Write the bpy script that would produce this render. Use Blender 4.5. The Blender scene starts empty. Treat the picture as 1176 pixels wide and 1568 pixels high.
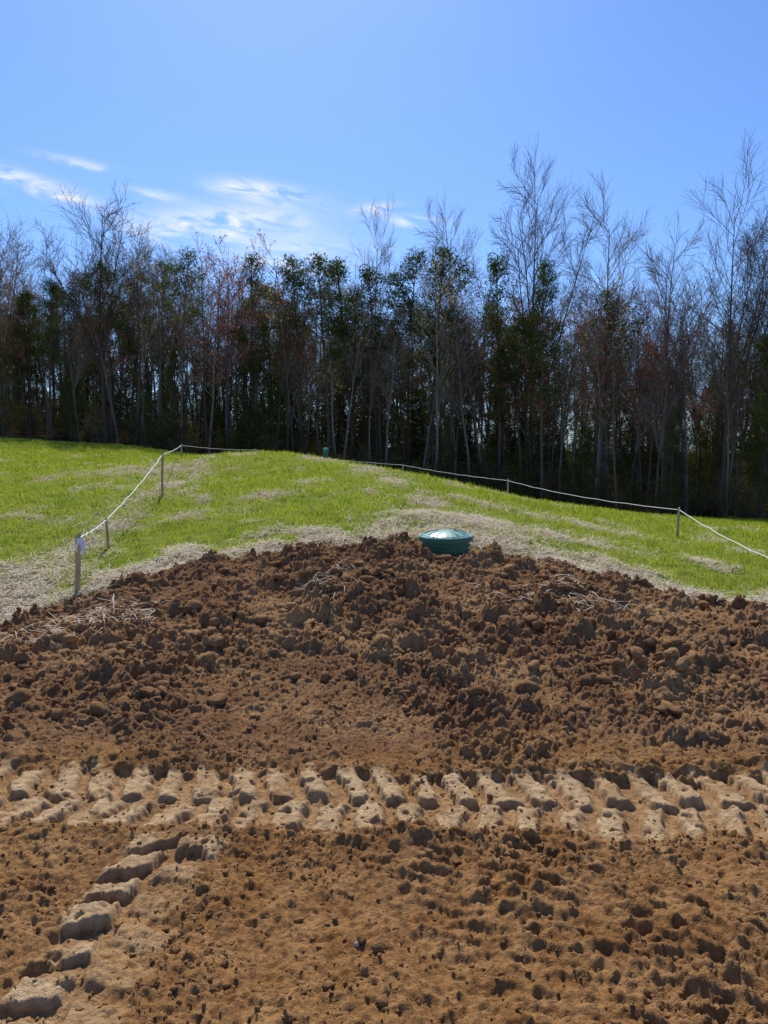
import bpy, math, numpy as np, time, bmesh
from mathutils import Vector, Matrix
t00=time.time()
S=bpy.context.scene
rng=np.random.RandomState(7)
# ------------------------------------------------------------------ helpers
def h2(ix,iy,s):
    n=(ix.astype(np.int64)*374761393+iy.astype(np.int64)*668265263+s*1442695041)&0xffffffff
    n=((n^(n>>13))*1274126177)&0xffffffff
    n=((n^(n>>15))*974126177)&0xffffffff
    return ((n^(n>>16))&0xffff)/65535.0
def vnoise(x,y,s=0):
    ix=np.floor(x);iy=np.floor(y);fx=x-ix;fy=y-iy
    ux=fx*fx*(3-2*fx);uy=fy*fy*(3-2*fy)
    def g(dx,dy):
        a=h2(ix+dx,iy+dy,s)*2*np.pi
        return np.cos(a)*(fx-dx)+np.sin(a)*(fy-dy)
    n0=g(0,0)*(1-ux)+g(1,0)*ux; n1=g(0,1)*(1-ux)+g(1,1)*ux
    return (n0*(1-uy)+n1*uy)*1.5
def fbm(x,y,s=0,o=4):
    t=0;a=1.0;f=1.0;w=0
    for i in range(o):
        t=t+a*vnoise(x*f+i*17.3,y*f-i*9.1,s+i);w+=a;a*=.5;f*=2.03
    return t/w
def lumps(x,y,s,dens=1.0):
    ix=np.floor(x);iy=np.floor(y);out=np.zeros_like(x)
    for dx in(-1,0,1):
        for dy in(-1,0,1):
            cx=ix+dx;cy=iy+dy
            a=h2(cx,cy,s);b=h2(cx,cy,s+1);c=(a*37.7)%1;e=(b*53.3)%1
            px=cx+a;py=cy+b
            r=np.where(e<dens,.25+.5*c,1e-3)
            el=.6+.8*((a+b)*21.7%1)
            d2=((x-px)**2*el+(y-py)**2/el)/(r*r)
            q=np.clip(1-d2,0,1)
            out=np.maximum(out,(.6*np.sqrt(q)+.32*np.minimum(q*2.0,.9))*r)
    return out
def sstep(a,b,x):
    t=np.clip((x-a)/(b-a),0,1);return t*t*(3-2*t)
# ------------------------------------------------------------------ terrain
CP=np.array([
(-6,-3,0),(0,-3,0),(6,-3,0),(-4,1,0),(0,1,0),(4,1,0),(-2,2.5,0),(0,2.5,0),(2,2.5,0),(-4,3.6,0),(-1.5,3.8,0),(1.5,3.8,0),(4,3.6,0),
(-4,5.2,0),(-2,5.1,.03),(0,5.0,.04),(2,5.1,.03),(4,5.2,0.0),
(-2,6.7,.18),(0,6.7,.30),(1.5,6.7,.27),(3,6.6,.08),(-3.2,6.4,.0),
(-3.64,7,-.03),(-3.3,8,.12),(-2.14,8.4,.37),(-.67,8.6,.52),(.4,8.6,.59),(.8,8.3,.53),(1.155,8.6,.52),(2.29,8.3,.27),(3.22,7.9,.087),(3.84,7.4,-.02),
(.99,10,.73),(.4,14,.98),(-.97,19,1.36),(-3.1,24,1.74),(-4.6,31,1.2),(1.2,22,.9),
(3.3,12,.33),(3.6,9.8,.21),(5.1,9.8,.10),(8.3,16,-.24),(6.1,15.3,-.09),(4.2,25,.17),(7.2,26,-.2),(14,26,-.9),
(19.8,38,-1.75),(22,42,-1.9),(12.4,45,-1.58),(4.5,45,-.6),(-6,45,.8),(-10,46,1.6),(-16.5,48,2.45),(-26,50,3.37),(.7,32,.45),
(-4.2,14,.86),(-3.75,10,.34),(-4.7,9,.24),(-8.3,16,.9),(-14.5,28,1.62),(-3.2,12.5,.70),(-3,18,1.13),(-1.5,10.5,.69),(-7.1,26,1.42),(-8,38,1.45),
(-12,8,.5),(-12,2,.2),(-7,5,.03),(8,5,-.05),(14,9,-.3),(14,2,-.1),
(-60,60,5),(0,62,.8),(30,62,-1.2),(60,60,-2.5),(-60,120,7),(0,85,2.2),(45,90,1),(-45,90,5.5),(0,150,3),(60,150,2),(-60,0,1.5),(60,0,-1),(0,-60,0),
(-400,500,6),(400,500,4),(0,500,5),(-400,-100,2),(400,-100,-2),(0,-300,0),(-400,200,6),(400,200,2)],float)
def tk(r2): return .5*r2*np.log(r2+1e-9)
def tps_fit(C,lam=.0):
    n=len(C);X=C[:,:2]/10
    r2=((X[:,None]-X[None])**2).sum(-1);K=tk(r2)+lam*np.eye(n)
    P=np.c_[np.ones(n),X];A=np.zeros((n+3,n+3));A[:n,:n]=K;A[:n,n:]=P;A[n:,:n]=P.T
    return np.linalg.solve(A,np.r_[C[:,2],0,0,0])
W=tps_fit(CP,.0008)
def base_raw(x,y):
    X=x/10;Y=y/10;n=len(CP)
    z=W[n]+W[n+1]*X+W[n+2]*Y
    for i in range(n): z=z+W[i]*tk((X-CP[i,0]/10)**2+(Y-CP[i,1]/10)**2)
    return z
GX=np.arange(-60,60.1,.3);GY=np.arange(-5,110.1,.3)
_gx,_gy=np.meshgrid(GX,GY);GZ=base_raw(_gx.ravel(),_gy.ravel()).reshape(_gx.shape)
def base(x,y):
    x=np.asarray(x,float);y=np.asarray(y,float)
    u=(x+60)/.3;v=(y+5)/.3
    inn=(u>=0)&(u<len(GX)-1.001)&(v>=0)&(v<len(GY)-1.001)
    uc=np.clip(u,0,len(GX)-1.001);vc=np.clip(v,0,len(GY)-1.001)
    i=uc.astype(int);j=vc.astype(int);a=uc-i;b=vc-j
    z=GZ[j,i]*(1-a)*(1-b)+GZ[j,i+1]*a*(1-b)+GZ[j+1,i]*(1-a)*b+GZ[j+1,i+1]*a*b
    if (~inn).any(): z[~inn]=base_raw(x[~inn],y[~inn])
    return z
BX=[-12,-5,-3.64,-3.3,-2.14,-.67,.4,.8,1.155,2.29,3.22,3.84,5,12]
BY=[6.6,6.9,7.0,7.9,8.4,8.6,8.75,8.8,8.6,8.3,7.9,7.4,7.0,6.4]
def bound(x): return np.interp(x,BX,BY)
LX,LY=.71,8.42
def dirt_mask(x,y):
    d=bound(x)-y+.40*fbm(x*1.3,y*1.3,40,3)+.14*vnoise(x*6,y*6,44)
    return sstep(-.06,.10,d)
LUG=.178
def track_a(x,y):
    yc=3.34-.030*(x)-.012*np.sin(x*1.7)
    return (y-yc)/.32,x
def track_b(x,y):
    xc=-.90+.03*np.sin(y*2.3)+.07*sstep(2.6,3.15,y)
    return (x-xc)/.20,y
def lugpat(t,s,seed,sl,lo=.44):
    wob=.18*vnoise(s*3,t*2,seed)+.10*vnoise(s*12,t*4,seed+1)+.05*vnoise(s*32,t*11,seed+2)
    ph=np.where(t>0,s/LUG+t*sl,s/LUG+.5-t*sl)+wob
    k=np.floor(ph);f=ph-k
    side=np.where(t>0,1.,0.)
    rnd=h2(k,side,seed);rn2=h2(k,side,seed+9)
    wdt=lo+.18*rnd
    up=sstep(0,.09,f)*(1-sstep(wdt,wdt+.22,f))
    tt=np.abs(t)+.18*vnoise(s*9,t*3,seed+5)+.10*vnoise(s*28,t*9,seed+6)
    edge=1-sstep(.78+.18*rnd,.95+.16*rnd,tt)
    gap=sstep(.0+.05*rn2,.05+.10*rn2,np.abs(t)+.06*vnoise(s*15,t*6,seed+7))
    brk=sstep(-.62,-.35,vnoise(s*15,t*5,seed+8))
    return up*(.62+.45*rn2)*gap*edge*(.40+.60*brk),edge
def detail_near(x,y,d):
    near=1-sstep(9.5,11,y)
    near=near*(1-sstep(7,10,np.abs(x)))*sstep(-2,0.3,y)
    wx=x+.03*vnoise(x*9,y*9,3)+.010*vnoise(x*38,y*38,5);wy=y+.03*vnoise(x*9,y*9,4)+.010*vnoise(x*38,y*38,6)
    mound=sstep(4.2,5.3,y+.5*vnoise(x*.9,y*.9,60))*d
    patch=sstep(-.2,.3,fbm(x*.9,y*1.3,70,3)+.15*(y>5.5))
    mid=sstep(3.68,3.85,y)*(1-mound)*d
    fore=(1-sstep(3.68,3.85,y))
    ta,sa=track_a(x,y);la,ea=lugpat(ta,sa,11,.45)
    tb,sb=track_b(x,y);lb,eb=lugpat(tb,sb,23,.25,.42)
    lb=lb*np.where(tb<0,1.,.35+.45*sstep(2.5,2.8,y))
    bmask=(1-sstep(2.93,3.06,y));lb=lb*bmask;eb=eb*bmask*(.7+.3*sstep(-.2,.2,vnoise(y*2.2,y*0,77)))*np.where(tb<0,1,.7)
    trk=np.maximum(la,lb);te=np.maximum(ea,eb)
    pf=sstep(-.2,.35,fbm(x*1.1,y*1.4,71,3)+.10*sstep(0,1,x))
    rough=np.clip(mound*(.50+.85*patch)+mid*(.26+.5*patch)+fore*(.16+.34*pf),0,1.35)*(1-.84*te)
    keep=sstep(.30,.62,np.hypot(x-LX,y-LY));rough=rough*(.12+.88*keep)
    fl=fbm(x*1.1,y*1.1,80,4)
    z=.08*fl*d*(.4+mound)*keep
    L1=lumps(wx/.19,wy/.17,101,.5);L2=lumps(wx/.085,wy/.08,111,.7);L3=lumps(wx/.042,wy/.04,121,.8);L4=lumps(wx/.021,wy/.02,131,.85)
    big=np.clip(rough*1.4-.6,0,1)
    fn=fbm(x*24,y*24,140,3)
    m=1+.30*fn
    lf=(1-.42*fore)
    z=z+d*m*(L1*.16*big+L2*.078*np.clip(rough*1.1-.1,0,1)*lf+L3*.042*np.clip(rough*1.5,0,1)*lf+L4*.021*np.clip(.5+rough,0,1)*(1-.6*te))
    z=z+d*(.010+.005*fore)*fn*(1-.3*te)
    dg=(x*.55+y*.83)+.06*fbm(x*4,y*4,90,3)
    rip=np.abs((dg/.085)%1-.5)*2
    rm=fore*sstep(-.2,.15,fbm(x*.8+5,y*.8,95,3))*sstep(-.6,.4,x)
    z=z+rm*(1-te)*.026*sstep(.2,.9,rip+.6*vnoise(x*11,y*11,97))
    dg3=(x*.15+y)+.05*fbm(x*4,y*4,92,3);rip3=np.abs((dg3/.075)%1-.5)*2
    z=z+fore*(1-te)*.016*sstep(.2,.9,rip3+.6*vnoise(x*10,y*10,93))*sstep(-.1,.3,fbm(x*.9-3,y*.9,94,3))
    dg2=(x*-.3+y*.95)+.04*fbm(x*5,y*5,91,3);rip2=np.abs((dg2/.06)%1-.5)*2
    z=z+mid*.018*rip2*sstep(-.1,.3,fbm(x*1.2,y*1.5,96,3))
    z=z+(fore+mid)*.050*fbm(x*2.2,y*2.2,98,3)*(1-.7*te)
    z=z-.032*ea-.018*eb+trk*.046+te*.010*fbm(x*14,y*14,15,4)
    sh=np.exp(-((ta-1.25)/.2)**2)+.8*np.exp(-((ta+1.2)/.18)**2)
    z=z+sh*.040*(.5+fbm(x*5,y*7,31,3)*1.3)
    z=z+.03*np.exp(-((y-3.95)/.12)**2)*sstep(-.1,.4,vnoise(x*1.3,y,34))
    return z*near,trk*near,te*near,rough*near
def detail(x,y,d=None):
    if d is None: d=dirt_mask(x,y)
    z=np.zeros_like(x);trk=z.copy();te=z.copy();ro=z.copy()
    k=(y>-2)&(y<9.8)&(np.abs(x)<9)&(d>0.001)
    if k.any():
        a,b,c,e=detail_near(x[k],y[k],d[k]);z[k]=a;trk[k]=b;te[k]=c;ro[k]=e
    g=1-d;ff=g*(1-sstep(60,90,y))
    far=.03*vnoise(x*1.5,y*1.5,55)*ff+.036*fbm(x*5,y*5,57,3)*ff*(y<24)+.10*vnoise(x*.25,y*.25,56)*ff*sstep(9,14,y)
    return z+far,d,trk,te,ro
def height(x,y): 
    x=np.asarray(x,float);y=np.asarray(y,float)
    return base(x,y)+detail(x,y)[0]
PATCH=[(-3.3,12.0,1.2,.35,.1),(-2.1,13.5,.5,.5,.0),(.75,12.2,.35,1.8,.1),(.2,16.0,.4,2.4,.15),(-.3,19,.5,2.2,.2),(1.2,10.6,.9,1.0,0),(4.0,14.0,1.1,.9,-.3),(-6.2,19.5,1.6,1.6,0),(-4.6,16,.35,3,.1),(-4.2,11.2,.35,1.4,.2),(2.6,19,1.0,.6,0),(-1.9,23,.7,1.8,0),(-5.2,20,.4,3,0),(2.4,11,1.1,.7,0)]
def straw_mask(x,y):
    d=y-bound(x)
    n=fbm(x*1.7,y*1.7,140,4)
    m=sstep(-.25,.05,d+.1*n)*(1-sstep(.30,1.25,d+1.7*n))
    ml=sstep(-.1,.2,d)*(1-sstep(1.4,2.8,d+1.2*n))*sstep(-3.3,-4.0,x)*.8
    m=np.maximum(m,ml)
    for cx,cy,a,b,k in PATCH:
        dx=x-cx;dy=y-cy;e=(dx/a)**2+((dy-k*dx)/b)**2
        m=np.maximum(m,np.exp(-e)*1.25*sstep(-.2,.2,n+.13))
    m=np.maximum(m,.8*sstep(.12,.42,fbm(x*.9,y*.55,150,4)))
    return np.clip(m,0,1)*(1-dirt_mask(x,y)*.75)
# ------------------------------------------------------------------ mesh utils
def mkmesh(name,V,faces,mats=(),mi=None,smooth=False,attr=None):
    me=bpy.data.meshes.new(name)
    V=np.ascontiguousarray(V,dtype=np.float32)
    me.vertices.add(len(V));me.vertices.foreach_set('co',V.ravel())
    nl=sum(f.size for f in faces);nf=sum(len(f) for f in faces)
    me.loops.add(nl);me.polygons.add(nf)
    me.loops.foreach_set('vertex_index',np.concatenate([f.ravel() for f in faces]).astype(np.int32))
    tot=np.concatenate([np.full(len(f),f.shape[1]) for f in faces]);st=np.r_[0,np.cumsum(tot)[:-1]]
    me.polygons.foreach_set('loop_start',st.astype(np.int32))
    if mi is not None:
        me.polygons.foreach_set('material_index',np.concatenate([np.full(len(f),m) for f,m in zip(faces,mi)]).astype(np.int32))
    me.polygons.foreach_set('use_smooth',np.full(nf,smooth))
    for m in mats: me.materials.append(m)
    me.update(calc_edges=True)
    if attr is not None:
        a=me.color_attributes.new('masks','FLOAT_COLOR','POINT')
        a.data.foreach_set('color',np.ascontiguousarray(attr,dtype=np.float32).ravel())
    return me
def obj(name,me,parent=None,loc=(0,0,0)):
    o=bpy.data.objects.new(name,me);S.collection.objects.link(o);o.location=loc
    if parent: o.parent=parent
    return o
# ------------------------------------------------------------------ materials
def newmat(n):
    m=bpy.data.materials.new(n);m.use_nodes=True;nt=m.node_tree;nt.nodes.clear();return m,nt
def N(nt,t,**k):
    n=nt.nodes.new(t)
    for a,b in k.items(): setattr(n,a,b)
    return n
def lk(nt,a,b): nt.links.new(a,b)
def mix(nt,fac,a,b,bt='MIX'):
    n=N(nt,'ShaderNodeMix',data_type='RGBA',blend_type=bt)
    for s,v in((n.inputs[0],fac),(n.inputs[6],a),(n.inputs[7],b)):
        if hasattr(v,'links'): lk(nt,v,s)
        elif isinstance(v,(int,float)): s.default_value=v
        else: s.default_value=(*v,1)
    return n.outputs[2]
def noise(nt,vec,sc,det=3,rough=.6):
    n=N(nt,'ShaderNodeTexNoise');n.inputs['Scale'].default_value=sc;n.inputs['Detail'].default_value=det;n.inputs['Roughness'].default_value=rough
    if vec is not None: lk(nt,vec,n.inputs['Vector'])
    return n.outputs['Fac']
def ramp(nt,f,a,b):
    n=N(nt,'ShaderNodeMapRange');n.inputs[1].default_value=a;n.inputs[2].default_value=b;lk(nt,f,n.inputs[0]);return n.outputs[0]
def math_(nt,op,a,b=None):
    n=N(nt,'ShaderNodeMath',operation=op)
    for s,v in((n.inputs[0],a),(n.inputs[1],b)):
        if v is None: continue
        if hasattr(v,'links'): lk(nt,v,s)
        else: s.default_value=v
    return n.outputs[0]
def leafmat(name,c1,c2,tr,trc,scale=1.0,objrand=False):
    m,nt=newmat(name);g=N(nt,'ShaderNodeNewGeometry')
    f=ramp(nt,noise(nt,g.outputs['Position'],scale,2),.3,.7)
    c=mix(nt,f,c1,c2)
    if objrand:
        oi=N(nt,'ShaderNodeObjectInfo');c=mix(nt,math_(nt,'MULTIPLY',oi.outputs['Random'],.6),c,tuple(x*.5 for x in c1))
    d=N(nt,'ShaderNodeBsdfDiffuse');lk(nt,c,d.inputs[0])
    t=N(nt,'ShaderNodeBsdfTranslucent');lk(nt,mix(nt,1.0,c,trc,'MULTIPLY'),t.inputs[0])
    x=N(nt,'ShaderNodeMixShader');x.inputs[0].default_value=tr
    lk(nt,d.outputs[0],x.inputs[1]);lk(nt,t.outputs[0],x.inputs[2])
    o=N(nt,'ShaderNodeOutputMaterial');lk(nt,x.outputs[0],o.inputs[0]);return m
def simple(name,c1,c2,scale,rough=.8,bump=0,bs=40,stretch=None,spec=.3):
    m,nt=newmat(name);tc=N(nt,'ShaderNodeTexCoord');v=tc.outputs['Object']
    if stretch:
        mp=N(nt,'ShaderNodeMapping');mp.inputs['Scale'].default_value=stretch;lk(nt,v,mp.inputs[0]);v=mp.outputs[0]
    b=N(nt,'ShaderNodeBsdfPrincipled');b.inputs['Roughness'].default_value=rough;b.inputs['Specular IOR Level'].default_value=spec
    lk(nt,mix(nt,ramp(nt,noise(nt,v,scale),.35,.65),c1,c2),b.inputs['Base Color'])
    if bump:
        bp=N(nt,'ShaderNodeBump');bp.inputs['Strength'].default_value=bump;bp.inputs['Distance'].default_value=.01
        lk(nt,noise(nt,v,bs),bp.inputs['Height']);lk(nt,bp.outputs[0],b.inputs['Normal'])
    o=N(nt,'ShaderNodeOutputMaterial');lk(nt,b.outputs[0],o.inputs[0]);return m
def ground_mat():
    m,nt=newmat('ground_soil_and_turf');g=N(nt,'ShaderNodeNewGeometry');P=g.outputs['Position']
    at=N(nt,'ShaderNodeAttribute',attribute_name='masks');sp=N(nt,'ShaderNodeSeparateColor');lk(nt,at.outputs['Color'],sp.inputs[0])
    dirt,trk,straw=sp.outputs;moist=at.outputs['Alpha']
    n1=noise(nt,P,1.1,3);n2=noise(nt,P,26,4,.7);n3=noise(nt,P,5,3)
    dry=mix(nt,ramp(nt,n3,.35,.65),(.30,.150,.055),(.42,.235,.10))
    dry=mix(nt,ramp(nt,n2,.45,.72),dry,(.155,.078,.032))
    wet=mix(nt,ramp(nt,n3,.3,.7),(.21,.112,.056),(.33,.185,.092))
    wet=mix(nt,ramp(nt,n1,.48,.66),wet,(.44,.265,.125))
    wet=mix(nt,ramp(nt,n2,.5,.8),wet,(.13,.068,.035))
    dc=mix(nt,moist,dry,wet)
    pale=mix(nt,ramp(nt,n2,.35,.7),(.66,.48,.28),(.42,.27,.135))
    dc=mix(nt,trk,dc,pale)
    gr=mix(nt,ramp(nt,n3,.35,.65),(.16,.21,.03),(.26,.29,.05))
    gr=mix(nt,ramp(nt,n2,.5,.75),gr,(.20,.16,.08))
    gr=mix(nt,straw,gr,mix(nt,ramp(nt,n2,.35,.65),(.20,.15,.09),(.46,.39,.27)))
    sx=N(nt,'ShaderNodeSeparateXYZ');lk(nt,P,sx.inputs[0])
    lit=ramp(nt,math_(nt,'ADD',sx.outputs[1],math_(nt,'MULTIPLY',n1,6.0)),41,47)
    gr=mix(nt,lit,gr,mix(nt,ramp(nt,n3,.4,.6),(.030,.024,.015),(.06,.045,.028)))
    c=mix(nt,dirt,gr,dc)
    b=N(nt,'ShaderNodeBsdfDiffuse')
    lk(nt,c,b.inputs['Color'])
    bp=N(nt,'ShaderNodeBump');bp.inputs['Strength'].default_value=1.0;bp.inputs['Distance'].default_value=.018
    lk(nt,noise(nt,P,75,4,.75),bp.inputs['Height']);lk(nt,bp.outputs[0],b.inputs['Normal'])
    o=N(nt,'ShaderNodeOutputMaterial');lk(nt,b.outputs[0],o.inputs[0]);return m
# ------------------------------------------------------------------ ground sheet
def steps(a,b,f0,f1):
    o=[a]
    while o[-1]<b: o.append(o[-1]+f0+(f1-f0)*(o[-1]-a)/(b-a))
    return o
xp=steps(0,1.7,.0062,.0080)+steps(1.712,4.9,.010,.013)+steps(4.93,8,.03,.08)+steps(8.1,40,.12,1.2)+steps(42,600,3,60)
xp=np.array(xp);xs=np.r_[-xp[::-1][:-1],xp]
ys=np.array(steps(-400,-4,40,1.0)[:-1]+steps(-3,1.4,.4,.03)+steps(1.42,3.8,.0060,.0070)+steps(3.807,9.3,.0080,.014)+steps(9.32,14,.03,.06)+steps(14.1,60,.12,1.0)+steps(62,900,3,60))
ys=np.unique(ys)
X,Y=np.meshgrid(xs,ys);x=X.ravel();y=Y.ravel()
dz,dm,tr,te,ro=detail(x,y);z=base(x,y)+dz
st=np.zeros_like(x);k=(y>6)&(y<46)&(np.abs(x)<45);st[k]=straw_mask(x[k],y[k])
moist=np.clip(sstep(3.6,4.1,y+.4*vnoise(x*1.1,y*1.1,61))*.90+.6*fbm(x*1.2,y*1.2,62,3)+.30*ro,0,1)*(1-.6*te)
nx=len(xs);ny=len(ys);i=np.arange(nx*ny).reshape(ny,nx)
F=np.stack([i[:-1,:-1],i[:-1,1:],i[1:,1:],i[1:,:-1]],-1).reshape(-1,4)
pale=np.clip(te*.35+tr*.75,0,1)*np.clip(.80+.9*fbm(x*5,y*5,64,3),.2,1)
gm=ground_mat()
ground=obj('ground',mkmesh('ground',np.c_[x,y,z],[F],[gm],smooth=True,attr=np.c_[dm,np.clip(pale,0,1),st,moist]))
print('ground',len(x),time.time()-t00)
# ------------------------------------------------------------------ loose clods
def ico(sub):
    bm=bmesh.new();bmesh.ops.create_icosphere(bm,subdivisions=sub,radius=1)
    V=np.array([v.co[:] for v in bm.verts]);F=np.array([[v.index for v in f.verts] for f in bm.faces]);bm.free();return V,F
def scatter_lumps(n,sub,rmin,rmax,region,sink=.35,ylo=1.5,yhi=9,xr=5):
    V0,F0=ico(sub);cx=rng.uniform(-xr,xr,n*4);cy=rng.uniform(ylo,yhi,n*4)
    w=region(cx,cy)*(np.hypot(cx-LX,cy-LY)>.40);k=rng.rand(n*4)<w;cx=cx[k][:n];cy=cy[k][:n];n=len(cx)
    r=rmin*(rmax/rmin)**(rng.rand(n)**1.8)
    cz=height(cx,cy)
    sc=np.stack([rng.uniform(.75,1.45,n),rng.uniform(.75,1.3,n),rng.uniform(.55,.95,n)],-1)*r[:,None]
    a=rng.uniform(0,6.28,n);ca,sa=np.cos(a)[:,None],np.sin(a)[:,None]
    nz=1+.22*rng.randn(n,len(V0)).clip(-1.6,1.6)*(.8 if sub==1 else .45)
    for q in range(5):
        dv=rng.randn(n,3);dv/=np.linalg.norm(dv,axis=1)[:,None]
        nz=nz-.36*sstep(.35,.8,np.einsum('nk,vk->nv',dv,V0))
        dv=rng.randn(n,3);dv/=np.linalg.norm(dv,axis=1)[:,None]
        nz=nz+.24*sstep(.4,.9,np.einsum('nk,vk->nv',dv,V0))
    v=V0[None]*np.clip(nz,.4,1.6)[...,None]*sc[:,None]
    vx=v[...,0]*ca-v[...,1]*sa;vy=v[...,0]*sa+v[...,1]*ca
    out=np.stack([vx+cx[:,None],vy+cy[:,None],v[...,2]+(cz+r*(.5-sink))[:,None]],-1)
    f=F0[None]+(np.arange(n)*len(V0))[:,None,None]
    return out.reshape(-1,3),f.reshape(-1,3)
def reg_m(x,y):
    d=dirt_mask(x,y)*sstep(4.0,5.2,y);return d*(.25+.75*sstep(-.1,.3,fbm(x*.9,y*1.3,70,3)))
def reg_f(x,y):
    ta,_=track_a(x,y);tb,_=track_b(x,y);t=np.maximum(1-sstep(.8,1,np.abs(ta)),(1-sstep(.8,1,np.abs(tb)))*(y<3))
    return dirt_mask(x,y)*(1-.65*t)*(.25+.75*sstep(-.15,.35,fbm(x*1.1,y*1.4,71,3)))
def reg_s(x,y):
    d=y-bound(x);return (1-dirt_mask(x,y))*np.exp(-(d/.35)**2)
parts=[scatter_lumps(1700,2,.018,.068,reg_m,ylo=4),scatter_lumps(8000,1,.007,.024,reg_m,ylo=4),scatter_lumps(18000,1,.003,.011,reg_f,yhi=5.2,xr=3.4),scatter_lumps(800,2,.008,.018,reg_f,yhi=4.6,xr=3),scatter_lumps(450,1,.01,.04,reg_s,ylo=6.5,yhi=9.6)]
Vs=[];Fs=[];o=0
for v,f in parts: Vs.append(v);Fs.append(f+o);o+=len(v)
V=np.concatenate(Vs);mo=np.clip(sstep(3.6,4.2,V[:,1])*.6+.35,0,1)
obj('dirt_clods',mkmesh('dirt_clods',V,[np.concatenate(Fs)],[gm],smooth=True,attr=np.c_[np.ones(len(V)),np.zeros(len(V)),np.zeros(len(V)),mo]))
print('clods',time.time()-t00)
# ------------------------------------------------------------------ grass & straw
def blades(n,r0,r1,ang):
    r=rng.uniform(r0,r1,n);a=rng.uniform(-ang,ang,n)
    x=r*np.sin(a);y=r*np.cos(a)
    sm=straw_mask(x,y)
    dens=(1-dirt_mask(x,y))*(1-.92*sm)*(.16+.84*sstep(-.3,.25,fbm(x*2.6,y*2.6,160,2)))
    k=(rng.rand(n)<dens)&(y<43);x=x[k];y=y[k];r=r[k];n=len(x)
    z=height(x,y)-.01
    H=(.03+.080*rng.rand(n)**1.5)*(1+.9*fbm(x*2.2,y*2.2,161,2))*(1+.010*r);w=.0032+.00046*r
    th=rng.uniform(0,6.28,n);ln=rng.uniform(.1,.85,n)*H;la=rng.uniform(0,6.28,n)
    b1=np.c_[x-np.cos(th)*w,y-np.sin(th)*w,z];b2=np.c_[x+np.cos(th)*w,y+np.sin(th)*w,z]
    t=np.c_[x+np.cos(la)*ln,y+np.sin(la)*ln,z+H]
    return np.stack([b1,b2,t],1).reshape(-1,3),np.arange(3*n).reshape(-1,3)
v,f=blades(460000,6.8,44,math.radians(40))
grass_m=leafmat('grass_blade',(.23,.32,.035),(.44,.47,.075),.5,(1,1,.6),1.6)
obj('grass',mkmesh('grass',v,[f],[grass_m]))
def straws(n):
    r=np.where(rng.rand(n)<.6,rng.uniform(6.6,11,n),rng.uniform(10,26,n));a=rng.uniform(-.72,.72,n);x=r*np.sin(a);y=r*np.cos(a)
    k=rng.rand(n)<straw_mask(x,y)**1.2;x=x[k];y=y[k];r=r[k];n=len(x)
    z=height(x,y)+rng.uniform(.0,.05,n);L=rng.uniform(.03,.12,n);th=rng.uniform(0,6.28,n);w=.0018+.0002*r
    tl=rng.uniform(-.3,.5,n)
    dx=np.cos(th)*L;dy=np.sin(th)*L;dz=tl*L;px=-np.sin(th)*w;py=np.cos(th)*w
    q=np.stack([np.c_[x-dx-px,y-dy-py,z-dz],np.c_[x-dx+px,y-dy+py,z-dz+.002],np.c_[x+px,y+py,z+.012],np.c_[x-px,y-py,z+.01],
                np.c_[x+dx+px,y+dy+py,z+dz],np.c_[x+dx-px,y+dy-py,z+dz]],1).reshape(-1,3)
    i=(np.arange(n)*6)[:,None]
    return q,np.concatenate([i+np.array([0,1,2,3]),i+np.array([3,2,4,5])])
v,f=straws(180000)
straw_m=leafmat('straw',(.58,.50,.37),(.78,.71,.57),.3,(1,.95,.8),9)
obj('straw_mulch',mkmesh('straw_mulch',v,[f],[straw_m]))
print('grass',time.time()-t00)
# ------------------------------------------------------------------ trees
def tubes(P0,P1,R0,R1,n):
    D=P1-P0;L=np.linalg.norm(D,axis=1)[:,None]+1e-9;D=D/L
    ref=np.where(np.abs(D[:,2:3])>.9,np.array([[1.,0,0]]),np.array([[0,0,1.]]))
    A=np.cross(D,ref);A/=np.linalg.norm(A,axis=1)[:,None];B=np.cross(D,A)
    th=np.arange(n)*2*np.pi/n;c=np.cos(th)[None,:,None];s=np.sin(th)[None,:,None]
    ring=A[:,None]*c+B[:,None]*s
    a=P0[:,None]+ring*R0[:,None,None];b=(P1+D*L*.03)[:,None]+ring*R1[:,None,None]
    V=np.concatenate([a,b],1).reshape(-1,3);k=np.arange(n);k2=(k+1)%n
    F=np.stack([k,k2,k2+n,k+n],-1)[None]+(np.arange(len(P0))*2*n)[:,None,None]
    return V,F.reshape(-1,4)
def unit(v): return v/math.sqrt(v[0]*v[0]+v[1]*v[1]+v[2]*v[2]+1e-12)
class Tree:
    def __init__(s,seed): s.r=np.random.RandomState(seed);s.seg=[[],[]];s.tips=[]
    def limb(s,p,d,L,r0,r1,ns,wob,up,fat=0):
        pts=[p];d=unit(d);rn=s.r.randn(ns,3)*wob;rn[:,2]+=up
        for i in range(ns):
            d=unit(d+rn[i])
            q=p+d*(L/ns)
            a=r0+(r1-r0)*i/ns;b=r0+(r1-r0)*(i+1)/ns
            s.seg[fat].append((p[0],p[1],p[2],q[0],q[1],q[2],a,b));p=q;pts.append(p)
        return pts,d
def perp(r,d,ang):
    v=r.randn(3);v=unit(v-(v[0]*d[0]+v[1]*d[1]+v[2]*d[2])*d)
    return d*math.cos(ang)+v*math.sin(ang)
def along(pts,t):
    f=t*(len(pts)-1);i=min(int(f),len(pts)-2);u=f-i
    return pts[i]*(1-u)+pts[i+1]*u,unit(pts[i+1]-pts[i])
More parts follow.
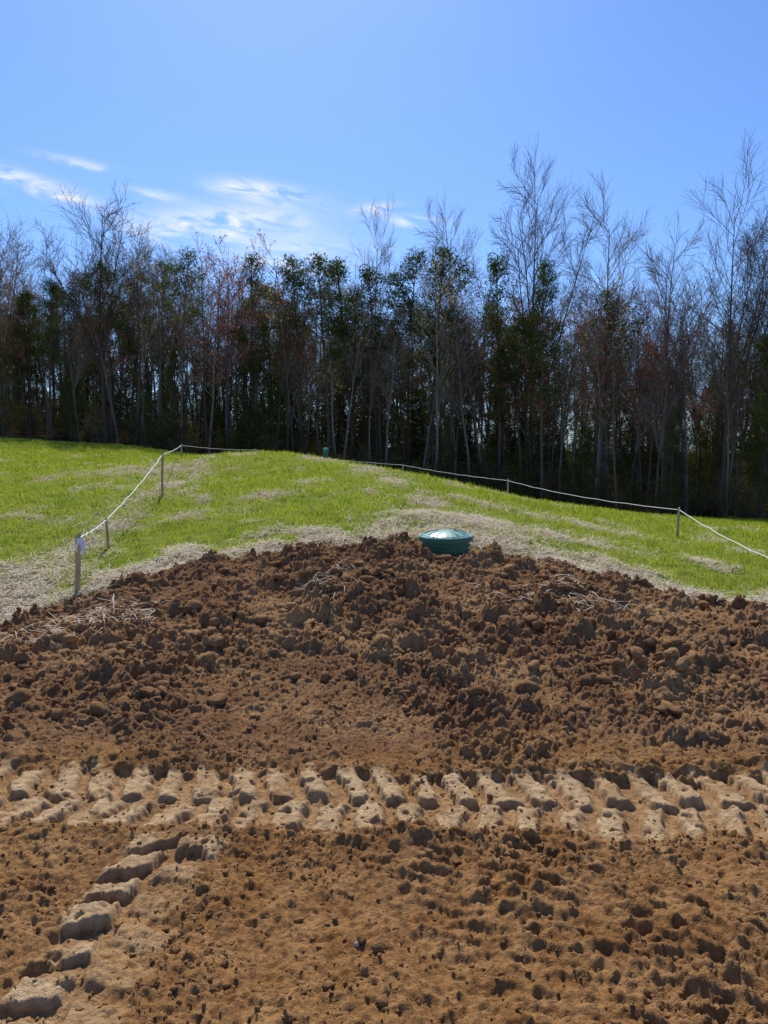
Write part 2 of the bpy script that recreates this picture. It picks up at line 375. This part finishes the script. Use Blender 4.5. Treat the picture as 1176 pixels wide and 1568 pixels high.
def bare(seed,spread=.6,low=.35,n1=20,split=False,c2=5,c3=4,tw=1.0,wob=.035,hero=False):
    T=Tree(seed);r=T.r;H=10.0
    tr,_=T.limb(np.zeros(3),np.array([.0,0,1.]),H*.94,.085,.010,9,wob,.04,1)
    mains=[(tr,low,H*.94,.10,n1)]
    if split:
        for q in range(3):
            t0=r.uniform(.22,.5);p,d=along(tr,t0);q,_=T.limb(p,perp(r,d,r.uniform(.28,.5)),H*(.88-t0)*r.uniform(.8,1.05),.05,.009,7,.05,.075,1)
            mains.append((q,.2,H*.5,.06,n1//2))
    a,b,c=(4,3,2) if hero else (3,2,1)
    for pts,lo,LL,rr,n in mains:
        for k in range(n):
            t=lo+(1-lo)*((k+r.rand())/n);p,d=along(pts,t)
            L1=LL*spread*(.40-.24*t)*r.uniform(.6,1.3)+.4
            bb,_=T.limb(p,perp(r,d,r.uniform(.55,1.0)),L1,max(.012,rr*.36*(1-t*.75)),.006*tw,a,.10,.085)
            for m in range(c2):
                t2=.2+.8*(m+r.rand())/c2;p2,d2=along(bb,t2);L2=L1*r.uniform(.35,.6)*(1.15-t2*.5)
                cc,_=T.limb(p2,perp(r,d2,r.uniform(.4,.85)),L2,.0075*tw,.004*tw,b,.12,.075)
                for w in range(c3):
                    t3=.15+.85*(w+r.rand())/c3;p3,d3=along(cc,t3)
                    e,_=T.limb(p3,perp(r,d3,r.uniform(.35,.8)),L2*r.uniform(.35,.7)+.10,.0046*tw,.003*tw,c,.12,.06)
                    T.tips.append(e[-1]);T.tips.append(e[0])
    for k in range(6):
        p,d=along(tr,r.uniform(.12,low));T.limb(p,perp(r,d,1.2),r.uniform(.4,1.4),.014,.004,3,.12,.0)
    return T
def leaves(r,C,n,rad,sz,flat=1.0,needle=False):
    C=np.repeat(np.array(C),n,0);M=len(C)
    o=r.randn(M,3)*rad;o[:,2]*=flat;c=C+o
    u=r.randn(M,3);u/=np.linalg.norm(u,axis=1)[:,None]
    if needle: u[:,2]=np.abs(u[:,2])*.8+.1
    v=np.cross(u,r.randn(M,3));v/=np.linalg.norm(v,axis=1)[:,None]
    s=(sz*r.uniform(.6,1.4,M))[:,None];w=s*(.30 if needle else .7)
    return np.stack([c-v*w*.5,c+v*w*.5,c+u*s],1).reshape(-1,3),np.arange(3*M).reshape(-1,3)
def finish(T,name,mats,leafset=None):
    Vs=[];Fs=[];mi=[];o=0
    for fat,n in((1,7),(0,3)):
        if T.seg[fat]:
            A=np.array(T.seg[fat]);v,f=tubes(A[:,:3],A[:,3:6],A[:,6],A[:,7],n);Vs.append(v);Fs.append(f+o);mi.append(0);o+=len(v)
    if leafset is not None:
        v,f=leafset;Vs.append(v);Fs.append(f+o);mi.append(1);o+=len(v)
    return mkmesh(name,np.concatenate(Vs),Fs,mats,mi)
def pine(seed,low=.45,width=1.6,n=46,conical=False):
    T=Tree(seed);r=T.r;H=10.
    tr,_=T.limb(np.zeros(3),np.array([0,0,1.]),H*.97,.09,.015,9,.02,.04,1);C=[]
    for k in range(n):
        t=low+(1-low)*((k+r.rand())/n);p,d=along(tr,t)
        if conical: L=width*(1.03-t)/(1.03-low)*r.uniform(.5,1.2)+.12
        else:
            prof=math.sin(math.pi*min(1,(t-low)/(1-low)*.75+.25))**.8;L=width*prof*r.uniform(.3,1.15)+.12
        ang=1.35-.5*t
        b,_=T.limb(p,perp(r,d,ang),L,.020,.006,3,.12,.05)
        nt=max(2,int(L*(4.5 if conical else 3.4)))
        for m in range(nt):
            t2=.3+.7*(m+r.rand())/nt;p2,d2=along(b,t2)
            c,_=T.limb(p2,perp(r,d2,.8),.22*L+.1,.006,.003,1,.1,.1);C.append(c[-1])
        C.append(b[-1])
    C.append(tr[-1]+np.array([0,0,.05]))
    if not conical:
        for k in range(14):
            p,d=along(tr,r.uniform(.12,low));T.limb(p,perp(r,d,1.35),r.uniform(.3,1.2),.012,.003,3,.12,.0)
    return T,C
def shrub(seed):
    T=Tree(seed);r=T.r;C=[]
    for k in range(9):
        a=r.uniform(0,6.28);b,_=T.limb(np.array([.25*math.cos(a),.25*math.sin(a),0]),np.array([math.cos(a)*.5,math.sin(a)*.5,1.]),r.uniform(1.2,2.3),.012,.005,4,.15,.02)
        for m in range(9):
            p,d=along(b,r.uniform(.1,1));c,_=T.limb(p,perp(r,d,.9),r.uniform(.3,.7),.006,.003,2,.15,.03);C+=[c[-1],c[1]]
    return T,C
def bark(name,c1,c2): 
    m,nt=newmat(name);g=N(nt,'ShaderNodeNewGeometry');oi=N(nt,'ShaderNodeObjectInfo')
    mp=N(nt,'ShaderNodeMapping');mp.inputs['Scale'].default_value=(9,9,1.5);lk(nt,g.outputs['Position'],mp.inputs[0])
    c=mix(nt,ramp(nt,noise(nt,mp.outputs[0],1.0,2),.3,.7),c1,c2)
    c=mix(nt,math_(nt,'MULTIPLY',oi.outputs['Random'],.85),c,tuple(q*.35 for q in c1))
    b=N(nt,'ShaderNodeBsdfDiffuse');lk(nt,c,b.inputs[0]);o=N(nt,'ShaderNodeOutputMaterial');lk(nt,b.outputs[0],o.inputs[0]);return m
bk=bark('grey_bark',(.23,.18,.14),(.38,.31,.25));bkp=bark('pine_bark',(.15,.10,.07),(.26,.19,.14))
redm=leafmat('red_buds',(.38,.12,.09),(.50,.20,.14),.4,(1,.8,.7),.4)
tanm=leafmat('new_leaf_buds',(.34,.33,.11),(.44,.36,.15),.4,(1,1,.7),.4)
pm=leafmat('pine_needles',(.055,.085,.024),(.130,.155,.045),.35,(1,1,.5),.5,True)
cm=leafmat('cedar_foliage',(.055,.078,.022),(.15,.165,.05),.35,(1,1,.5),.6,True)
um=leafmat('underbrush_leaves',(.11,.11,.035),(.27,.20,.10),.3,(1,1,.6),.5,True)
BARE=[];RED=[];HERO=[]
for i,(sp,lo,n1,spl) in enumerate([(.68,.35,16,True),(.6,.42,19,False),(.8,.30,16,True),(.55,.5,18,False),(.7,.4,20,False),(.7,.38,14,True)]):
    BARE.append(finish(bare(100+i,sp,lo,n1,spl,5,5,1.2,.05),'bare_tree_mesh',[bk]))
for i,(sp,lo,n1,spl) in enumerate([(.9,.20,26,True),(.76,.34,28,True),(.7,.36,34,False),(.95,.28,24,True)]):
    HERO.append(finish(bare(150+i,sp,lo,n1,spl,6,7,.95,.03,True),'bare_tree_mesh',[bk]))
for i in range(4):
    T=bare(200+i,.68,.36,17,i==1,5,4,1.1,.05);r=T.r;t=[T.tips[k] for k in r.choice(len(T.tips),int(len(T.tips)*.8),replace=False)]
    RED.append(finish(T,'budding_tree_mesh',[bk,redm if i<2 else tanm],leaves(r,t,1,.05,.10)))
PINE=[]
for i,(lo,w,n) in enumerate([(.5,1.5,44),(.36,1.4,52),(.58,1.7,38),(.45,1.2,46)]):
    T,C=pine(300+i,lo,w,n);PINE.append(finish(T,'pine_tree_mesh',[bkp,pm],leaves(T.r,C,22,.15,.15,.7,True)))
CED=[]
for i,(lo,w,n) in enumerate([(.02,1.9,76),(.03,2.3,72),(.01,2.8,84)]):
    T,C=pine(400+i,lo,w,n,True);CED.append(finish(T,'cedar_tree_mesh',[bkp,cm],leaves(T.r,C,13,.17,.18,.8,True)))
SHR=[]
for i in range(3):
    T,C=shrub(500+i);SHR.append(finish(T,'shrub_mesh',[bk,um],leaves(T.r,C,9 if i else 4,.14,.09)))
def put(name,me,x,y,H,parent=None,rot=None,sw=1.0,href=10.):
    z=float(base(np.array([x]),np.array([y]))[0])
    o=obj(name,me,parent,(x,y,z-.12));s=H/href
    o.scale=(s*sw,s*sw,s);o.rotation_euler=(rng.uniform(-.03,.03),rng.uniform(-.03,.03),rng.uniform(0,6.28) if rot is None else rot);return o
for m,x,y,H,sw in [(0,-17.3,46,14.8,1.05),(3,-23.4,46,13.2,1),(1,9.6,50,21.0,.75),(1,4.6,52,18.2,.8),(2,-.4,54,17.7,.65),(2,15,50,19.3,.9),(0,18.3,48,17.3,.85),(3,20.3,44.5,18.6,.85),(0,22.6,42,16.5,.9),(2,-14.4,47.5,12.2,1),(1,-20.3,48,10.8,1)]:
    put('bare_tree',HERO[m],x,y,H,sw=sw)
for m,x,y,H,sw in [(0,-11.2,47,12.9,1),(1,-9.8,46.5,12.8,1),(1,13.3,46,13.3,1.1),(2,-3.0,46.5,12.0,1),(3,-6.0,45.5,10.5,1),(1,18.6,46,13,1),(0,16.4,47,13.5,1),(0,11.8,46,12.6,1)]:
    put('budding_maple_tree',RED[m],x,y,H,sw=sw)
for m,x,y,H,sw in [(0,-3.5,47,13.8,1),(2,-5.2,47,13.3,1),(1,-8.1,46,13.0,.8),(3,-.2,48,14.0,1),(0,2.8,48,15.6,.95),(2,1.6,48.5,15.0,.9),(3,7.1,46,15.2,.85),(1,9.4,44.2,14.6,.8),(0,-1.9,48,14.2,.9),(1,-21.5,45,8.8,1.1),(3,-19.9,44.5,9.4,1),(2,13.6,47,14.0,.9),(3,21.8,41,11.5,1.2)]:
    put('pine_tree',PINE[m],x,y,H,sw=sw)
for m,x,y,H,sw in [(2,-6.9,43.6,8.6,.8),(0,-8.3,44,6,.9),(1,-22.5,44,7,1),(0,-24.5,45,8.5,1),(1,-18.8,47,7.5,1),(2,-13,46.5,6.5,.9),(2,20.3,39.5,7.0,.9),(0,22.4,39,8.6,.9),(1,16.5,42.5,6.5,.9),(2,3.6,43.6,4.6,.9),(0,8.3,43,5,1),(1,6.0,43.2,4.2,1),(1,11.6,42.8,5.2,1)]:
    put('cedar_tree',CED[m],x,y,H,sw=sw)
forest=bpy.data.objects.new('forest',None);S.collection.objects.link(forest)
def edge_y(x): return 45.4-.16*max(0,x-12)+.04*max(0,-x)
for row in range(7):
    yy=row*2.5;step=1.8 if row<5 else 2.3;ext=32+row*1.2
    for x0 in np.arange(-ext,ext,step):
        x=x0+rng.uniform(-.9,.9);y=edge_y(x)+yy+rng.uniform(-1.1,1.1)
        H=rng.uniform(9.2,13.4)*(1+.010*yy)*(.86 if x<-18 else 1)
        q=rng.rand();mid_=abs(x+0)<10
        if q<(.45 if mid_ else .55): me=BARE[rng.randint(len(BARE))];sw=rng.uniform(.8,1.15)
        elif q<(.68 if mid_ else .83): me=RED[rng.randint(len(RED))];sw=rng.uniform(.85,1.15)
        else: me=PINE[rng.randint(len(PINE))];H*=.95;sw=rng.uniform(.8,1.1)
        put('forest_tree',me,x,y,H,forest,sw=sw)
for row in range(6):
    ext=31+row*1.5
    for x0 in np.arange(-ext,ext,1.45):
        x=x0+rng.uniform(-.7,.7);y=edge_y(x)-.9+row*2.8+rng.uniform(-.9,.9)
        q=rng.rand()
        if q<.30+.05*row: put('sapling_cedar',CED[rng.randint(3)],x,y,rng.uniform(1.8,5.0)+(.7*row),forest,sw=rng.uniform(.7,1.2))
        else: put('underbrush',SHR[rng.randint(3)],x,y,rng.uniform(.8,2.4),forest,sw=rng.uniform(.8,1.4),href=2.)
for row in range(3):
    for x0 in np.arange(-44,44,2.1):
        x=x0+rng.uniform(-.7,.7);y=62+row*3.0+rng.uniform(-1,1)
        put('back_stand_cedar',CED[rng.randint(3)],x,y,rng.uniform(7.5,11.0),forest,sw=rng.uniform(.8,1.1))
print('trees',time.time()-t00)
# ------------------------------------------------------------------ stakes & string
wood=simple('weathered_wood',(.34,.24,.14),(.52,.40,.26),6,.85,.5,60,(6,6,1))
white=simple('white_poly_tape',(.72,.72,.70),(.82,.82,.80),3,.5)
def stake(x,y,h,w=.042,lean=(0,0),nm='wooden_stake'):
    z=float(height(np.array([x]),np.array([y]))[0])
    bm=bmesh.new();hw=w/2;t=.012
    prof=[(-.25,.15),(-.12,1),(h*.5,1.02),(h-.02,.98),(h,.86)]
    rings=[[bm.verts.new((sx*hw*s+.003*math.sin(zz*9),sy*t*(.5+.5*s),zz+(.012*sx if zz==h else 0))) for sx,sy in((-1,-1),(1,-1),(1,1),(-1,1))] for zz,s in prof]
    for a,b in zip(rings,rings[1:]):
        for k in range(4): bm.faces.new((a[k],a[(k+1)%4],b[(k+1)%4],b[k]))
    bm.faces.new(rings[-1]);bm.faces.new(rings[0][::-1])
    bmesh.ops.bevel(bm,geom=[e for e in bm.edges if abs((e.verts[0].co-e.verts[1].co).z)>.05],offset=.002,segments=1,affect='EDGES')
    me=bpy.data.meshes.new(nm);bm.to_mesh(me);bm.free();me.materials.append(wood)
    o=obj(nm,me,None,(x,y,z));o.rotation_euler=(lean[0],lean[1],rng.uniform(-.5,.5))
    return Vector((x+math.sin(lean[1])*h*.93,y-math.sin(lean[0])*h*.93,z+h*.93))
T1=stake(-3.33,7.95,.66,.05,(.05,.07));T2=stake(-3.75,10,.42,.035,(0,-.05));T3=stake(-4.2,14,.86,.04,(0,.02))
T4=stake(-7.1,26,.62,.05);T5=stake(-5.4,31,.7,.05);T6=stake(.75,30,.7,.05,(0,.03));T7=stake(4.2,25,.72,.05,(0,-.03));T8=stake(6.1,15.3,.66,.045,(0,.04));T9=stake(5.25,8.3,.55,.045,(0,.05))
T9=T9-Vector((0,0,.42))
def ribbon(pts,w,nm):
    cu=bpy.data.curves.new(nm,'CURVE');cu.dimensions='3D'
    sp=cu.splines.new('POLY');sp.points.add(len(pts)-1)
    for k,p in enumerate(pts): sp.points[k].co=(*p,1)
    cu.bevel_depth=w;cu.bevel_resolution=1;cu.materials.append(white);return obj(nm,cu)
def sag(a,b,s,n=14):
    out=[]
    for k in range(n):
        t=k/n;p=a.lerp(b,t);p.z-=s*4*t*(1-t)+.008*math.sin(t*37);p.x+=.006*math.sin(t*29+a.x);out.append(p)
    return out
line=sag(T1,T2,.02)+sag(T2,T3,.05)+sag(T3,T4,.03)+sag(T4,T5,.05)+sag(T5,T6,.06)+sag(T6,T7,.05)+sag(T7,T8,.10)+sag(T8,T9,.10)+[T9]
ribbon(line,.008,'boundary_string')
bm=bmesh.new()
def tail(p0,dirs,w):
    p=Vector(p0);pr=None
    for k,(dx,dy,dz) in enumerate(dirs+[(0,0,0)]):
        s=w*(1-.05*k);a=bm.verts.new(p+Vector((-s,.01*math.sin(k*2),0)));b=bm.verts.new(p+Vector((s*math.cos(k*.8),s*math.sin(k*.8),0)))
        if pr: bm.faces.new((pr[0],pr[1],b,a))
        pr=(a,b);p+=Vector((dx,dy,dz))
tail(T1+Vector((.03,-.02,0)),[(.03,-.03,-.05),(.02,-.01,-.07),(.015,.01,-.07),(-.02,0,-.06),(.03,-.01,-.06),(.0,0,-.05)],.032)
tail(T1+Vector((0,-.02,0)),[(.01,-.03,-.05),(-.01,-.01,-.05),(.01,.01,-.05)],.018)
me=bpy.data.meshes.new('tape_tail');bm.to_mesh(me);bm.free();me.materials.append(white);obj('loose_tape_tail',me)
# ------------------------------------------------------------------ septic riser with lid
greenp=simple('green_plastic',(.012,.10,.062),(.022,.14,.09),5,.45,.15,30,None,.5)
lidm=simple('dusty_green_lid',(.16,.34,.26),(.24,.42,.33),7,.34,.2,40,None,.5)
def lathe(nm,prof,n=72,mat=None,parent=None,loc=(0,0,0)):
    V=[];F=[]
    for r,z in prof:
        a=np.arange(n)*2*np.pi/n;V.append(np.c_[r*np.cos(a),r*np.sin(a),np.full(n,z)])
    k=np.arange(n);k2=(k+1)%n
    for j in range(len(prof)-1): F.append(np.stack([k+j*n,k2+j*n,k2+j*n+n,k+j*n+n],-1))
    o=obj(nm,mkmesh(nm,np.concatenate(V),F,[mat],smooth=False),parent,loc);return o
lz=.505
riser=bpy.data.objects.new('septic_tank_riser',None);S.collection.objects.link(riser);riser.location=(LX,LY,lz);riser.rotation_euler=(.04,-.01,0)
prof=[(.268,-.3)]
for q in range(5):
    z0=-.10+q*.055;prof+=[(.268,z0),(.268,z0+.018),(.282,z0+.022),(.282,z0+.034),(.268,z0+.038)]
lathe('corrugated_riser',prof+[(.268,.17),(.285,.175)],72,greenp,riser)
lathe('lid',[(.27,.168),(.302,.168),(.306,.172),(.306,.202),(.300,.210),(.285,.212),(.278,.208),(.265,.208),(.255,.218),(.20,.240),(.12,.256),(.03,.262),(.001,.262)],72,lidm,riser)
lathe('lid_skirt',[(.3075,.150),(.3095,.152),(.3095,.196),(.3065,.198)],72,greenp,riser)
bm=bmesh.new()
for k in range(8):
    a=k*math.pi/4+.2
    bmesh.ops.create_cone(bm,cap_ends=True,segments=6,radius1=.010,radius2=.009,depth=.014,matrix=Matrix.Translation((.288*math.cos(a),.288*math.sin(a),.218)))
for k in range(12):
    a=k*math.pi/6
    bmesh.ops.create_cube(bm,size=1,matrix=Matrix.Rotation(a,4,'Z')@Matrix.Translation((.17,0,.248))@Matrix.Rotation(.2,4,'Y')@Matrix.Diagonal((.15,.008,.008,1)))
me=bpy.data.meshes.new('lid_bolts_and_ribs');bm.to_mesh(me);bm.free();me.materials.append(lidm);obj('lid_bolts_and_ribs',me,riser)
px,py=-1.9,24.2;pz=float(height(np.array([px]),np.array([py]))[0])
pipe=bpy.data.objects.new('green_inspection_pipe',None);S.collection.objects.link(pipe);pipe.location=(px,py,pz+.08)
lathe('pipe',[(.075,-.3),(.075,.24)],24,greenp,pipe);lathe('cap',[(.076,.20),(.092,.20),(.094,.27),(.08,.30),(.03,.31),(.001,.31)],24,simple('green_cap',(.02,.24,.17),(.03,.30,.21),5,.4),pipe)
V0,F0=ico(2);x,y,r=-.09,2.31,.009;z=float(height(np.array([x]),np.array([y]))[0])
obj('pale_stone',mkmesh('pale_stone',V0*r*np.array([.9,.7,1.2])*(1+.12*rng.randn(len(V0),1).clip(-1,1))+[x,y,z+r*.4],[F0],[simple('pale_quartz',(.4,.37,.33),(.6,.57,.52),60)],smooth=True))
# ------------------------------------------------------------------ light
EL=math.radians(50);AZ=math.radians(-9)
L=bpy.data.lights.new('sun','SUN');L.energy=5.0;L.angle=math.radians(.53);L.color=(1,.94,.84)
so=bpy.data.objects.new('sun',L);S.collection.objects.link(so)
sd=Vector((math.sin(AZ)*math.cos(EL),math.cos(AZ)*math.cos(EL),math.sin(EL)))
so.rotation_euler=sd.to_track_quat('Z','Y').to_euler()
w=bpy.data.worlds.new('World');S.world=w;w.use_nodes=True;nt=w.node_tree;nt.nodes.clear()
sk=N(nt,'ShaderNodeTexSky',sky_type='NISHITA');sk.sun_disc=False;sk.sun_elevation=EL;sk.sun_rotation=AZ;sk.air_density=1.0;sk.dust_density=.5;sk.ozone_density=2.0
tc=N(nt,'ShaderNodeTexCoord');sx=N(nt,'ShaderNodeSeparateXYZ');lk(nt,tc.outputs['Generated'],sx.inputs[0])
yy=math_(nt,'MAXIMUM',sx.outputs[1],.02);A=math_(nt,'DIVIDE',sx.outputs[0],yy);E=math_(nt,'DIVIDE',sx.outputs[2],yy)
def wisp(sx_,sy_,ang,dist,seed):
    c,s=math.cos(math.radians(ang)),math.sin(math.radians(ang))
    p=math_(nt,'ADD',math_(nt,'MULTIPLY',A,c*sx_),math_(nt,'MULTIPLY',E,s*sx_));q=math_(nt,'SUBTRACT',math_(nt,'MULTIPLY',E,c*sy_),math_(nt,'MULTIPLY',A,s*sy_))
    cb=N(nt,'ShaderNodeCombineXYZ');lk(nt,p,cb.inputs[0]);lk(nt,q,cb.inputs[1]);cb.inputs[2].default_value=seed
    nz=N(nt,'ShaderNodeTexNoise');nz.inputs['Scale'].default_value=1;nz.inputs['Detail'].default_value=5;nz.inputs['Roughness'].default_value=.62;nz.inputs['Distortion'].default_value=dist;lk(nt,cb.outputs[0],nz.inputs[0]);return nz.outputs[0]
NZ=wisp(15,60,-12,.9,3.3)
tot=None
def cloud(ca,ce,la,te_,ang,amt):
    global tot
    c,s=math.cos(math.radians(ang)),math.sin(math.radians(ang))
    da=math_(nt,'SUBTRACT',A,ca);de=math_(nt,'SUBTRACT',E,ce)
    p=math_(nt,'ADD',math_(nt,'MULTIPLY',da,c),math_(nt,'MULTIPLY',de,s));q=math_(nt,'SUBTRACT',math_(nt,'MULTIPLY',de,c),math_(nt,'MULTIPLY',da,s))
    wq=math_(nt,'ADD',q,math_(nt,'MULTIPLY',math_(nt,'SUBTRACT',NZ,.5),te_*3.0))
    e=math_(nt,'ADD',math_(nt,'POWER',math_(nt,'ABSOLUTE',math_(nt,'DIVIDE',p,la)),2),math_(nt,'POWER',math_(nt,'ABSOLUTE',math_(nt,'DIVIDE',wq,te_)),2))
    d=math_(nt,'MULTIPLY',math_(nt,'POWER',2.718,math_(nt,'MULTIPLY',e,-1)),amt)
    tot=d if tot is None else math_(nt,'ADD',tot,d)
cloud(-.47,.362,.085,.011,-17,1.1);cloud(-.40,.385,.05,.006,-12,.7);cloud(-.42,.345,.06,.007,-22,.5);cloud(-.163,.351,.055,.010,-8,1.5)
cloud(-.22,.313,.11,.020,3,1.2);cloud(-.13,.275,.10,.028,0,.7);cloud(-.005,.328,.028,.006,4,1.0);cloud(.042,.311,.034,.006,-4,.9);cloud(-.30,.345,.04,.006,-10,.6)
tot=math_(nt,'MULTIPLY',tot,ramp(nt,NZ,.34,.64));tot=math_(nt,'MINIMUM',tot,.92)
skc=mix(nt,1.0,sk.outputs[0],(.80,1.10,1.58),'MULTIPLY')
c=mix(nt,tot,skc,(9.2,9.6,10.1))
bg=N(nt,'ShaderNodeBackground');bg.inputs[1].default_value=.1;lk(nt,c,bg.inputs[0]);o=N(nt,'ShaderNodeOutputWorld');lk(nt,bg.outputs[0],o.inputs[0])
# ------------------------------------------------------------------ camera
cam=bpy.data.cameras.new('camera');co=bpy.data.objects.new('camera',cam);S.collection.objects.link(co);S.camera=co
cam.sensor_fit='VERTICAL';cam.sensor_height=36;cam.lens=26;cam.clip_end=2000;cam.clip_start=.05
co.location=(0,0,1.6);co.rotation_euler=(math.radians(90-4.25),0,0)
S.view_settings.view_transform='Standard';S.view_settings.look='None';S.view_settings.exposure=0
print('done',time.time()-t00)
